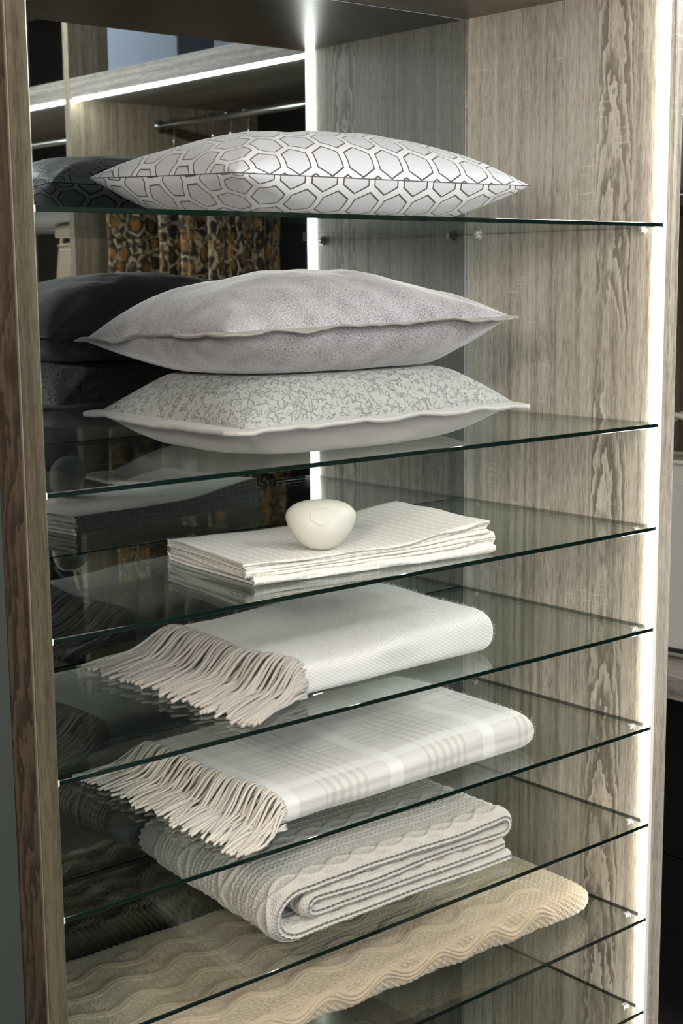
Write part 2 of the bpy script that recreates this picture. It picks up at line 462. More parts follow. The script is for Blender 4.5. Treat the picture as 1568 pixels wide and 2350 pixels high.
def boxv(x0, x1, y0, y1, z0, z1, bev=0.0):
    """box, optionally with chamfered edges"""
    if bev <= 0:
        V = [(x, y, z) for x in (x0, x1) for y in (y0, y1) for z in (z0, z1)]
        Fc = [(0, 1, 3, 2), (4, 6, 7, 5), (0, 4, 5, 1), (2, 3, 7, 6), (0, 2, 6, 4), (1, 5, 7, 3)]
        return V, Fc
    import bmesh
    bm = bmesh.new()
    vs = [bm.verts.new((x, y, z)) for x in (x0, x1) for y in (y0, y1) for z in (z0, z1)]
    for f in [(0, 1, 3, 2), (4, 6, 7, 5), (0, 4, 5, 1), (2, 3, 7, 6), (0, 2, 6, 4), (1, 5, 7, 3)]: bm.faces.new([vs[i] for i in f])
    bmesh.ops.bevel(bm, geom=list(bm.edges), offset=bev, segments=2, profile=0.5, affect='EDGES')
    bm.verts.index_update()
    V = [tuple(v.co) for v in bm.verts]; Fc = [tuple(v.index for v in f.verts) for f in bm.faces]
    bm.free()
    return V, Fc
def box(name, x0, x1, y0, y1, z0, z1, mat, parent=None, bev=0.0, origin=None):
    V, Fc = boxv(x0, x1, y0, y1, z0, z1, bev)
    return mesh(name, V, list(Fc), mat, parent, origin=origin)
def sbox(name, x0, x1, y0, y1, z0, z1, mat, bev=0.0):
    return put(box(name, x0, x1, y0, y1, z0, z1, mat, None, bev), kind='structure')
def merge(parts):
    V = []; Fc = []
    for v, f in parts:
        k = len(V); V += [tuple(p) for p in v]; Fc += [tuple(i + k for i in q) for q in f]
    return V, Fc
def tubev(path, rad, n=8, cap=True):
    P = np.asarray(path, float); m = len(P)
    R_ = np.full(m, rad) if np.isscalar(rad) else np.asarray(rad, float)
    T = np.gradient(P, axis=0); T /= np.linalg.norm(T, axis=1)[:, None] + 1e-12
    up = np.array([0, 0, 1.0]) if abs(T[0] @ np.array([0, 0, 1.0])) < 0.9 else np.array([1.0, 0, 0])
    V = []
    nrm = np.cross(T[0], up); nrm /= np.linalg.norm(nrm)
    for i in range(m):
        nrm = nrm - T[i] * (nrm @ T[i]); nrm /= np.linalg.norm(nrm) + 1e-12
        bn = np.cross(T[i], nrm)
        for k in range(n):
            a = 2 * PI * k / n
            V.append(P[i] + R_[i] * (math.cos(a) * nrm + math.sin(a) * bn))
    Fc = []
    for i in range(m - 1):
        for k in range(n):
            Fc.append((i * n + k, i * n + (k + 1) % n, (i + 1) * n + (k + 1) % n, (i + 1) * n + k))
    if cap:
        Fc.append(tuple(range(n - 1, -1, -1))); Fc.append(tuple((m - 1) * n + k for k in range(n)))
    return V, Fc
def tube(name, path, rad, mat, parent, n=8, smooth=True):
    V, Fc = tubev(path, rad, n)
    return mesh(name, V, Fc, mat, parent, smooth=smooth)
_rng = np.random.RandomState(11)
_lat = _rng.rand(64, 64, 8)
def vnoise(x, y, seed=0):
    """smooth 2-D value noise in [-1, 1]"""
    x = np.asarray(x, float) + seed * 7.31; y = np.asarray(y, float) + seed * 3.17
    xi = np.floor(x).astype(int); yi = np.floor(y).astype(int)
    fx = x - xi; fy = y - yi
    fx = fx * fx * (3 - 2 * fx); fy = fy * fy * (3 - 2 * fy)
    L = _lat[:, :, seed % 8]
    g = lambda i, j: L[i % 64, j % 64]
    return 2 * ((g(xi, yi) * (1 - fx) + g(xi + 1, yi) * fx) * (1 - fy) + (g(xi, yi + 1) * (1 - fx) + g(xi + 1, yi + 1) * fx) * fy) - 1
def fbm(x, y, seed=0, o=3):
    r = 0; a = 1.0
    for k in range(o): r = r + a * vnoise(x * 2 ** k, y * 2 ** k, seed + k); a *= 0.5
    return r
def sstep(x, a, b_):
    t = np.clip((x - a) / (b_ - a), 0, 1); return t * t * (3 - 2 * t)
def arcuv(P):
    """arc-length coordinates along both directions of a grid"""
    nu, nv, _ = P.shape
    du = np.linalg.norm(np.diff(P, axis=0), axis=2); u = np.vstack([np.zeros((1, nv)), np.cumsum(du, 0)])
    dv = np.linalg.norm(np.diff(P, axis=1), axis=2); v = np.hstack([np.zeros((nu, 1)), np.cumsum(dv, 1)])
    u = u - u[nu // 2][None, :]; v = v - v[:, nv // 2][:, None]
    u = 0.75 * u[:, nv // 2][:, None] + 0.25 * u; v = 0.75 * v[nu // 2][None, :] + 0.25 * v
    return np.stack([u.ravel(), v.ravel()], 1)

# ------------------------------------------------------------------ the room
W = 1.060; D = 0.4212
ZS = [0.3007, 0.0, -0.16, -0.32, -0.48, -0.64, -0.80, -0.96]
ZS = [z + F0 for z in ZS]
ZTOP = 0.653 + F0
GT = 0.0060
YF = -0.010                                    # front plane of the cabinet's side panels
sbox('floor', -2.9, 1.0, -3.3, 0.6, -0.05, 0.0, 'floor')
sbox('ceiling', -2.9, 1.0, -3.3, 0.6, 2.9, 2.95, 'ceiling')
sbox('wall_left', -2.9, -2.8, -3.3, 0.6, 0.0, 2.9, 'wall_pale')
sbox('wall_back', -2.8, 1.0, 0.5, 0.6, 0.0, 2.9, 'wall_pale')
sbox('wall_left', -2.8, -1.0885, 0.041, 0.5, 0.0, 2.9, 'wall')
sbox('wall_right', 0.9, 1.0, -3.3, 0.5, 0.0, 2.9, 'wall_pale')
V, Fc = merge([boxv(-2.8, WIN[0], -3.3, -3.2, 0, 2.9), boxv(WIN[1], 0.9, -3.3, -3.2, 0, 2.9), boxv(WIN[0], WIN[1], -3.3, -3.2, 0, WIN[2]), boxv(WIN[0], WIN[1], -3.3, -3.2, WIN[3], 2.9)])
put(mesh('wall_front', V, Fc, 'wall_pale'), kind='structure')
win = structure('added_window_1', (WIN[0], -3.25, WIN[2]))  # window added out of view to bring in fill daylight
xm = (WIN[0] + WIN[1]) / 2
V, Fc = merge([boxv(WIN[0], WIN[0] + 0.05, -3.28, -3.22, WIN[2], WIN[3]), boxv(WIN[1] - 0.05, WIN[1], -3.28, -3.22, WIN[2], WIN[3]), boxv(xm - 0.03, xm + 0.03, -3.28, -3.22, WIN[2] + 0.05, WIN[3] - 0.05),
               boxv(WIN[0] + 0.05, WIN[1] - 0.05, -3.28, -3.22, WIN[2], WIN[2] + 0.05), boxv(WIN[0] + 0.05, WIN[1] - 0.05, -3.28, -3.22, WIN[3] - 0.05, WIN[3])])
mesh('added_window_frame', V, Fc, 'ceiling', win)
for xa, xb in ((WIN[0] + 0.05, xm - 0.03), (xm + 0.03, WIN[1] - 0.05)):
    mesh('pane', [(xa, -3.25, WIN[2] + 0.05), (xb, -3.25, WIN[2] + 0.05), (xb, -3.25, WIN[3] - 0.05), (xa, -3.25, WIN[3] - 0.05)], [(0, 1, 2, 3)], 'glass', win)

# ------------------------------------------------------------------ cabinet with glass shelves
cab = thing('display_cabinet', 'tall grey-brown oak open cabinet with smoked mirror back and lit side', 'cabinet', (-W / 2, D / 2, 0.0))
rp = box('side_panel', 0.0, 0.019, YF, D + 0.03, 0.0, 2.40, 'wood_v_side', cab)
lp = box('side_panel', -W - 0.027, -W - 0.004, YF - 0.002, D + 0.03, 0.0, 2.40, 'wood_v_shaded', cab)
box('edge_facing', -W - 0.0262, -W - 0.0040, YF - 0.0032, YF - 0.0020, 0.0, 2.40, 'wood_edge_shaded', lp)
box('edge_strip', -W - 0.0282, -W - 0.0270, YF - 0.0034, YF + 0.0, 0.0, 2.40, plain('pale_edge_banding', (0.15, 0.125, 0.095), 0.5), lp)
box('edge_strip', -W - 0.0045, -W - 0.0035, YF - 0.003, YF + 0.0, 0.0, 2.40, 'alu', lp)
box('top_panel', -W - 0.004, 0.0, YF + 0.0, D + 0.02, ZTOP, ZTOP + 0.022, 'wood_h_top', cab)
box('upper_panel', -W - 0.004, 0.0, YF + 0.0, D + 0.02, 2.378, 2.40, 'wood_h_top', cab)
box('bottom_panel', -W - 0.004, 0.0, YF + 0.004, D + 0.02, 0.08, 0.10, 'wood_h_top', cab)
mir = box('mirror', -W - 0.003, -0.0022, D, D + 0.005, 0.10, ZTOP - 0.0015, 'mirror', cab)
box('polished_edge', -0.0022, -0.0012, D - 0.0003, D + 0.004, 0.10, ZTOP - 0.0015, 'mirror_edge', mir)
box('polished_edge', -W - 0.003, -0.0022, D - 0.0003, D + 0.004, ZTOP - 0.0017, ZTOP - 0.0007, 'mirror_edge', mir)
box('back_board', -W - 0.003, 0.0, D + 0.0055, D + 0.015, 0.08, 2.39, 'dark_gap', cab)
# corner LED profile: a slanted diffuser that faces into the cabinet
ledV = []
for z in (0.102, ZTOP - 0.001):
    ledV += [(-0.0004, 0.0200, z), (-0.0075, 0.0140, z), (-0.0085, 0.0025, z), (-0.0004, 0.0025, z)]
led = mesh('led_strip', ledV, [(0, 1, 5, 4), (1, 2, 6, 5), (2, 3, 7, 6), (0, 3, 2, 1), (4, 5, 6, 7), (0, 4, 7, 3)], 'led', cab)
put(led, 'lit warm-white vertical light strip')
box('led_profile', -0.0075, -0.0004, -0.0012, 0.0024, 0.102, ZTOP - 0.001, 'profile_glint_white', cab)

pinm = None
def pin_geo():
    parts = []
    V, Fc = tubev([(0, 0, 0), (-0.003, 0, 0), (-0.0032, 0, 0), (-0.0095, 0, 0)], [0.0052, 0.0052, 0.0032, 0.0032], 12); parts.append((V, Fc))
    V, Fc = boxv(-0.0100, -0.0020, -0.0045, 0.0045, 0.0020, 0.0036, 0.0006); parts.append((V, Fc))
    V, Fc = tubev([(-0.0095, 0, 0), (-0.0103, 0, 0)], [0.0040, 0.0036], 12); parts.append((V, Fc))
    return merge(parts)
pv, pf = pin_geo()
pin_mesh = bpy.data.meshes.new('shelf_pin'); pin_mesh.from_pydata([tuple(p) for p in pv], [], pf); pin_mesh.update()
pin_mesh.materials.append(M['acrylic'])
for z in ZS:
    for par, x, sx in ((rp, 0.0, 1), (lp, -W - 0.004, -1)):
        for y in (0.040, 0.388):
            o = bpy.data.objects.new('shelf_pin', pin_mesh); C.objects.link(o); o.parent = par; WL[o] = WL[cab]
            o.location = Vector((x, y, z - GT / 2 - 0.0036)) - Vector(cab.location)
            if sx < 0: o.rotation_euler = (0, 0, PI)

SL = ['top glass shelf under the hexagon-patterned cushion', 'second glass shelf from the top, under the two stacked cushions',
      'glass shelf carrying the folded linen and the soap', 'glass shelf under the white herringbone throw with taupe fringe',
      'glass shelf under the cream plaid throw', 'glass shelf under the grey-beige cable-knit blanket',
      'glass shelf under the warm beige knitted blanket', 'lowest glass shelf, empty, near the bottom of the photo']
for i, z in enumerate(ZS):
    t = thing('glass_shelf', SL[i], 'shelf', (-W / 2, D / 2, z - GT / 2), 'glass shelves of the cabinet')
    x0, x1, y0, y1 = -W - 0.0020, -0.0012, 0.0, D - 0.0025
    z0, z1 = z - GT / 2, z + GT / 2
    e = 0.0006
    # plate: upper and lower face
    mesh('glass_plate', [(x0, y0 + e, z0), (x1, y0 + e, z0), (x1, y1, z0), (x0, y1, z0), (x0, y0 + e, z1), (x1, y0 + e, z1), (x1, y1, z1), (x0, y1, z1)],
         [(3, 2, 1, 0), (4, 5, 6, 7)], 'glass', t)
    # polished front edge with two tiny bevels, back and end edges
    mesh('polished_edge', [(x0, y0 + e, z0), (x1, y0 + e, z0), (x1, y0, z0 + e), (x0, y0, z0 + e), (x1, y0, z1 - e), (x0, y0, z1 - e), (x1, y0 + e, z1), (x0, y0 + e, z1)],
         [(0, 1, 2, 3), (3, 2, 4, 5), (5, 4, 6, 7)], 'glass_edge', t)
    mesh('polished_edge', [(x0, y1, z0), (x1, y1, z0), (x1, y1, z1), (x0, y1, z1)], [(0, 1, 2, 3)], 'glass_edge', t)
    for x in (x0, x1):
        mesh('polished_edge', [(x, y0 + e, z0), (x, y1, z0), (x, y1, z1), (x, y0 + e, z1)], [(0, 1, 2, 3)], 'glass_edge', t)
    V, Fc = boxv(-W - 0.0040, -W + 0.0050, -0.0008, 0.006, z0 - 0.0006, z1 + 0.0006, 0.0004)  # white block added in place of light glinting at the glass tip
    put(mesh('edge_glint', V, Fc, 'profile_glint_white', t), 'white stand-in for the bright glint at the glass end')

# ------------------------------------------------------------------ cushions
def cushion_surface(corners, zseam, Tup, Tdn, zfloor, zceil, nu, nv, pinch=0.05, q=0.52, zcorner=(0, 0, 0, 0), bumps=0.0, seed=0, p=2.3):
    """upper and lower half as grids; corners = L(back left), F(front left), R(front right), B(back right)"""
    L, Fr, R, B = [np.array(c, float) for c in corners]
    u = np.linspace(-1, 1, nu); v = np.linspace(-1, 1, nv)
    u = np.sign(u) * (1 - (1 - np.abs(u)) ** 1.5); v = np.sign(v) * (1 - (1 - np.abs(v)) ** 1.5)
    U, Vv = np.meshgrid(u, v, indexing='ij')
    # inward bow of the sides between the corners
    Ub = U * (1 - pinch * (1 - Vv ** 2)); Vb = Vv * (1 - pinch * 1.2 * (1 - U ** 2))
    a = (Ub + 1) / 2; c = (Vb + 1) / 2                       # a: left->right, c: front->back
    X = (1 - a)[..., None] * ((1 - c)[..., None] * Fr + c[..., None] * L) + a[..., None] * ((1 - c)[..., None] * R + c[..., None] * B)
    zc = (1 - a) * ((1 - c) * zcorner[1] + c * zcorner[0]) + a * ((1 - c) * zcorner[2] + c * zcorner[3])
    edge = np.clip((1 - np.abs(U) ** p) * (1 - np.abs(Vv) ** p), 0, 1) ** q
    nz = fbm(U * 2.2, Vv * 1.8, seed, 3) * 0.06
    # folds radiating from the corners
    fold = 0
    for su in (-1, 1):
        for sv in (-1, 1):
            du = 1 - U * su; dv = 1 - Vv * sv
            r = np.hypot(du, dv) + 1e-6; th = np.arctan2(dv, du)
            fold = fold + np.exp(-(r / 0.55) ** 2) * np.sin(th * 9 + seed + su) * 0.055 * np.minimum(r / 0.2, 1)
    out = []
    for T, s in ((Tup, 1), (Tdn, -1)):
        h = T * edge * (1 + nz * s + fold)
        z = zseam + zc * (1 - edge) + s * h
        if s > 0 and zceil is not None:
            z = np.where(z > zceil - 0.012, zceil - 0.012 + 0.012 * np.tanh((z - (zceil - 0.012)) / 0.012), z)
        if s < 0:
            z = np.where(z < zfloor + 0.012, zfloor + 0.012 - 0.012 * np.tanh(((zfloor + 0.012) - z) / 0.012), z)
        P = np.dstack([X[..., 0], X[..., 1], z]); out.append(P)
    return out
def rim_path(P):
    """closed loop of rim points of a grid"""
    return np.vstack([P[:-1, 0], P[-1, :-1], P[:0:-1, -1], P[0, :0:-1]])
def flange(name, P, width, mat, parent, thick=0.0022, wob=0.004, droop=0.0, seed=0, corner_ext=1.35):
    R0 = rim_path(P); n = len(R0)
    cen = R0.mean(0)
    # outward direction from plan outline, squared off
    nxt = np.roll(R0, -1, 0); prv = np.roll(R0, 1, 0)
    t = nxt - prv; t[:, 2] = 0; t /= np.linalg.norm(t, axis=1)[:, None] + 1e-9
    nn = np.stack([t[:, 1], -t[:, 0], np.zeros(n)], 1)
    flip = ((R0 - cen) * nn).sum(1) < 0; nn[flip] *= -1
    sm = nn.copy()
    for _ in range(2): sm = (np.roll(sm, 1, 0) + sm * 2 + np.roll(sm, -1, 0)) / 4
    s = np.concatenate([[0], np.cumsum(np.linalg.norm(np.diff(np.vstack([R0, R0[:1]]), axis=0), axis=1))])[:-1]
    nr = 6; rows = []
    for k in range(nr):
        f = k / (nr - 1)
        w = wob * fbm(s * 17, s * 0 + 2.0, seed, 2) * f + wob * 0.25 * vnoise(s * 90, s * 0 + 1.0, seed + 2) * f * f
        rows.append(R0 + sm * (width * f - 0.004 * (1 - f)) + np.stack([np.zeros(n), np.zeros(n), w - droop * f], 1))
    top = np.array(rows); bot = top[::-1].copy(); top[..., 2] += thick / 2; bot[..., 2] -= thick / 2
    A = np.vstack([top, bot])                              # (2nr, n, 3)
    G = np.concatenate([A, A[:, :1]], axis=1)
    uv = np.stack([np.broadcast_to(np.append(s, s[-1] + 0.003), G.shape[:2]).ravel(), np.repeat(np.linspace(0, 2 * width, 2 * nr), n + 1)], 1)
    return mesh(name, G.reshape(-1, 3), gridfaces(2 * nr, n + 1), mat, parent, uv=uv, smooth=True)

def cushion(name, label, corners, zseam, Tup, Tdn, zfloor, zceil, mt, mb, res, **k):
    cx = sum(c[0] for c in corners) / 4; cy = sum(c[1] for c in corners) / 4
    t = thing(name, label, 'cushion', (cx, cy, zfloor))
    up, dn = cushion_surface([(c[0], c[1], 0) for c in corners], zseam, Tup, Tdn, zfloor, zceil, *res, **k)
    nu, nv = res
    mesh('upper_cover', up.reshape(-1, 3), gridfaces(nu, nv), mt, t, uv=arcuv(up), smooth=True)
    mesh('lower_cover', dn.reshape(-1, 3), gridfaces(nu, nv)[:, ::-1], mb, t, uv=arcuv(dn) + np.array([0.011, 0.02]), smooth=True)
    return t, up, dn

g = GT / 2 + 0.0006
c1, up, dn = cushion('cushion', 'shiny white satin cushion embroidered with dark hexagon outlines on the top shelf',
    [(-0.768, 0.372), (-0.782, 0.022), (-0.268, 0.030), (-0.262, 0.378)], ZS[0] + 0.048, 0.074, 0.066, ZS[0] + g, None,
    'satin_hex', 'satin_hex', (150, 110), pinch=0.045, zcorner=(0.014, 0.0, 0.002, 0.01), seed=1, q=0.5)
rim = rim_path(up)
tube('seam', np.vstack([rim, rim[:1]]), 0.0007, 'thread', c1, 5)

zc3 = ZS[1] + 0.104
c3, up, dn = cushion('cushion', 'crinkled pale grey cushion with flat border, lying under the felt cushion',
    [(-0.770, 0.368), (-0.772, 0.034), (-0.285, 0.036), (-0.275, 0.372)], ZS[1] + 0.050, 0.086, 0.078, ZS[1] + g, zc3,
    'crinkle', 'satin_plain', (150, 110), pinch=0.03, zcorner=(-0.002, -0.004, -0.001, 0.004), seed=3, q=0.55)
put(flange('border', up, 0.024, 'border', c3, thick=0.005, wob=0.0030, droop=0.002, seed=4))
c2, up, dn = cushion('cushion', 'grey melange felt cushion with narrow satin flange on the crinkled cushion',
    [(-0.786, 0.372), (-0.790, 0.034), (-0.298, 0.036), (-0.285, 0.374)], ZS[1] + 0.158, 0.078, 0.075, zc3 + 0.0005, None,
    'felt', 'felt', (130, 100), pinch=0.035, zcorner=(-0.012, 0.006, 0.014, 0.004), seed=5, q=0.52)
flange('flange', up, 0.014, 'felt_flange', c2, thick=0.003, wob=0.0042, droop=0.001, seed=6)

# ------------------------------------------------------------------ folded linen (three pieces in a stack)
LO = np.array([-0.738, 0.066]); LA = -0.128
ex = np.array([math.cos(LA), math.sin(LA)]); ey = np.array([-math.sin(LA), math.cos(LA)])
def serp(nl, pitch, depth, ins, turn0=True):
    """folded profile (d, z): nl layers joined alternately at front and back"""
    pts = []
    r = pitch / 2
    for k in range(nl):
        z = k * pitch
        d0 = 0.004 + ins[k % len(ins)] + r; d1 = depth - 0.004 - r
        xs = np.linspace(d1, d0, 26) if k % 2 == 0 else np.linspace(d0, d1, 26)
        pts += [(x, z) for x in xs]
        if k < nl - 1:
            c = d0 if k % 2 == 0 else d1; s = -1 if k % 2 == 0 else 1
            pts += [(c + s * r * math.sin(a) * 1.3, z + r - r * math.cos(a)) for a in np.linspace(0, PI, 9)[1:-1]]
    return np.array(pts)
LIFT = {'folded_pillowcase': 0.0, 'folded_sheet': 0.0034, 'folded_duvet_cover': 0.0102}
def folded(name, label, z0, nl, pitch, x0, x1, depth, ins, seed, rise, lift=None, off=(0, 0)):
    prof = serp(nl, pitch, depth, ins)
    seg = np.vstack([[0], np.cumsum(np.linalg.norm(np.diff(prof, axis=0), axis=1))[:, None]])[:, 0]
    nx = 90
    tx = np.linspace(0, 1, nx)
    th = pitch * 0.45
    tn = np.gradient(prof, axis=0); tn /= np.linalg.norm(tn, axis=1)[:, None]; nrm = np.stack([-tn[:, 1], tn[:, 0]], 1)
    ring = np.vstack([prof + nrm * th, (prof - nrm * th)[::-1]])
    vv = np.concatenate([seg, seg[::-1]])
    ns = len(ring)
    G = np.zeros((ns, nx, 3)); UV = np.zeros((ns, nx, 2))
    for j, t in enumerate(tx):
        d = ring[:, 0]; z = ring[:, 1]
        xl = x0 + (x1 - x0) * t
        zz = z * (1 + rise * sstep(np.array(t), 0.55, 1.0) + 0.10 * vnoise(t * 5, d * 0 + 3, 4)) + 0.0016 * fbm(np.full(ns, t * 6.0), d * 16, 6, 3) * (z / (nl * pitch))
        dd = d + 0.0040 * vnoise(np.full(ns, t * 9), z * 350, seed + 1) * np.exp(-d / 0.05)
        # uneven ends of the layers
        xe = xl + (0.004 * vnoise(z * 500, d * 9, seed + 2)) * (1 - 2 * t) + 0.006 * (1 - t) * np.sin(d * 13 + seed) - 0.004 * (1 - t) * (d < 0.012)
        P = LO[None] + np.outer(xe + off[0], ex) + np.outer(dd + off[1], ey)
        G[:, j, 0] = P[:, 0]; G[:, j, 1] = P[:, 1]; G[:, j, 2] = z0 + th + zz + (LIFT[name] * float(sstep(np.array(t), 0.55, 1.0)))
        UV[:, j, 0] = xl; UV[:, j, 1] = vv
    G[..., 2] = np.maximum(G[..., 2], ZS[2] + GT / 2 + 0.0004)
    Fc = gridfaces(ns, nx, wrapu=True)
    # end faces: quads between the two sides of the ribbon
    m = ns // 2; idx = np.arange(ns * nx).reshape(ns, nx)
    ends = []
    for j, rev in ((0, False), (nx - 1, True)):
        a = idx[:m, j]; b_ = idx[::-1, j][:m]
        qd = np.stack([a[:-1], a[1:], b_[1:], b_[:-1]], 1)
        ends.append(qd if not rev else qd[:, ::-1])
    Fc = np.vstack([Fc] + ends)
    V = G.reshape(-1, 3)
    o = mesh(name, V, Fc, 'linen', None, uv=UV.reshape(-1, 2), smooth=True)
    put(o, label, 'bed linen', 'folded pinstriped linen in one stack')
    return o
zl = ZS[2] + GT / 2 + 0.0008
folded('folded_pillowcase', 'lowest folded pinstriped linen, lying directly on the glass shelf', zl, 2, 0.0056, 0.004, 0.392, 0.238, [0.0], 2, 0.5)
folded('folded_sheet', 'middle folded pinstriped linen in the stack under the soap', zl + 0.0108, 4, 0.0021, 0.0, 0.398, 0.236, [0.001, 0.003], 4, 0.9)
duvet = folded('folded_duvet_cover', 'topmost folded pinstriped linen, with the soap standing on it', zl + 0.0196, 6, 0.0014, -0.002, 0.385, 0.236, [0.000, 0.0, 0.004, 0.002], 6, 1.0, lift=0.010)

# ------------------------------------------------------------------ soap with a raised heart
def soap():
    nu, nv = 150, 220
    th = np.linspace(0, PI, nu); ph = np.linspace(0, 2 * PI, nv)
    T, Pp = np.meshgrid(th, ph, indexing='ij')
    # local axes: a = width, b = height (flat face), c = thickness
    ca = np.sin(T) * np.cos(Pp); cb = np.sin(T) * np.sin(Pp); cc = np.cos(T)
    sgn = lambda w, e: np.sign(w) * np.abs(w) ** e
    a = 0.0450 * sgn(ca, 0.90); b_ = 0.0350 * sgn(cb, 0.92); c = 0.0240 * sgn(cc, 0.94)
    a = a * (1 + 0.15 * np.sin(b_ / 0.0345 * PI / 2)); b_ = b_ * (0.97 - 0.07 * b_ / 0.0345)
    # raised heart outline on the face towards the camera
    hx = (a / 0.0110); hy = ((b_ - 0.004) / 0.0088)
    hq = (hx ** 2 + hy ** 2 - 1) ** 3 - hx ** 2 * hy ** 3
    rid = np.exp(-(hq / 0.45) ** 2) * (np.hypot(hx, hy) < 1.6)
    c = c - np.where(cc < -0.2, 0.0007 * rid, 0)
    yaw, tilt = 0.66, 0.30
    A = np.array([math.cos(yaw), -math.sin(yaw), 0.0]); N = np.array([math.sin(yaw), math.cos(yaw), 0.0])
    Bz = np.array([0, 0, 1.0])
    N2 = N * math.cos(tilt) - Bz * math.sin(tilt); B2 = Bz * math.cos(tilt) + N * math.sin(tilt)
    P = a[..., None] * A + b_[..., None] * B2 + c[..., None] * N2
    return P
P = soap()
P = P - np.array([0, 0, P[..., 2].min()])
SX, SY = -0.603, 0.090
vz = np.array([(v.co.x + duvet.location.x, v.co.y + duvet.location.y, v.co.z + duvet.location.z) for v in duvet.data.vertices])
near = np.hypot(vz[:, 0] - SX - 0.012, vz[:, 1] - SY - 0.010) < 0.014
P = P + np.array([SX, SY, vz[near, 2].max() + 0.0001])
put(mesh('soap_bar', P.reshape(-1, 3), gridfaces(150, 220), 'soap', None, smooth=True), 'ivory soap pebble with a raised heart standing on the folded linen', 'soap')

# ------------------------------------------------------------------ fringed wool throws
def resample(pts, n):
    pts = np.asarray(pts, float); d = np.concatenate([[0], np.cumsum(np.linalg.norm(np.diff(pts, axis=0), axis=1))])
    s = np.linspace(0, d[-1], n)
    return np.stack([np.interp(s, d, pts[:, k]) for k in range(pts.shape[1])], 1), s
def slab_profile(y0, y1, h, n, rf):
    """closed fold outline in (y, z): starts at the bottom back, runs under, round the front and over the top"""
    a = np.linspace(0, 2 * PI, 721)[:-1] - PI / 2
    e = 0.36
    y = (y0 + y1) / 2 - (y1 - y0) / 2 * np.sign(np.cos(a)) * np.abs(np.cos(a)) ** (e * 0.55)
    z = h / 2 + h / 2 * np.sign(np.sin(a)) * np.abs(np.sin(a)) ** rf
    return resample(np.stack([np.append(y, y[0]), np.append(z, z[0])], 1), n)
def throw_body(t, mat, x0, x1, y0, y1, hl, hr, z0, seed, ns=180, nx=170, ang=0.0, sag=0.006, disp=None, rf=0.62, endr=0.7, name='folded_blanket', skew=0.0):
    G = np.zeros((ns, nx, 3)); UV = np.zeros((ns, nx, 2))
    tx = 1 - (1 - np.linspace(0, 1, nx)) ** 1.35
    cx, cy = (x0 + x1) / 2, (y0 + y1) / 2
    ca, sa = math.cos(ang), math.sin(ang)
    for j, tt in enumerate(tx):
        h = hl + (hr - hl) * float(sstep(np.array(tt), 0.1, 0.8))
        x = x0 + (x1 - x0) * tt
        er = h * endr
        k = max(0.0, (x - (x1 - er)) / er)                       # closing of the right end
        sc = math.sqrt(max(0.0, 1 - k ** 3.2))
        p, s = slab_profile(y0 + er * 0.35 * (1 - sc), y1 - er * 0.35 * (1 - sc), h * max(sc, 0.02), ns, rf)
        yy = p[:, 0]; zz = p[:, 1] + h * (1 - sc) * 0.42
        up = sstep(zz / h, 0.45, 1.0)
        frac = (yy - y0) / (y1 - y0)
        zz = zz - up * sag * np.exp(-((frac - 0.45) / 0.28) ** 2) * (1 - k) * (1.2 - tt * 0.6)
        zz = zz + up * (0.0028 * fbm(np.full(ns, x * 9), yy * 9, seed, 3) - 0.010 * np.clip(frac - 0.55, 0, 1) * sc)
        yy = yy + 0.0035 * vnoise(np.full(ns, x * 14), zz * 30, seed + 1) * np.exp(-np.clip(frac, 0, 1) / 0.1) * sc
        X = np.full(ns, x) - cx + skew * np.clip(frac, 0, 1) * tt; Yl = yy - cy
        G[:, j, 0] = cx + X * ca - Yl * sa; G[:, j, 1] = cy + X * sa + Yl * ca; G[:, j, 2] = z0 + zz
        UV[:, j, 0] = s; UV[:, j, 1] = x
    band = None
    if disp is not None:
        du = np.gradient(G, axis=0); dv = np.gradient(G, axis=1)
        nn = np.cross(dv, du); nn /= np.linalg.norm(nn, axis=2)[..., None] + 1e-12
        if nn[ns // 2, nx // 3, 2] < 0: nn = -nn
        hd_, band = disp(UV[..., 0], UV[..., 1], G)
        G = G + nn * hd_[..., None]
    G[..., 2] = np.maximum(G[..., 2], z0 + 0.0002)
    Fc = gridfaces(ns, nx)
    cap = [tuple(int(i) * nx for i in range(ns))]
    o = mesh(name, G.reshape(-1, 3), Fc[:, ::-1], mat, t, uv=UV.reshape(-1, 2), smooth=True, band=band)
    # closing face at the fringed end
    V = [tuple(p) for p in G[:, 0]]
    c = np.mean(G[:, 0], axis=0); n = len(V)
    mesh('fold_end', V + [tuple(c)], [(i, (i + 1) % n, n) for i in range(n)], mat, t, smooth=False)
    return G, UV
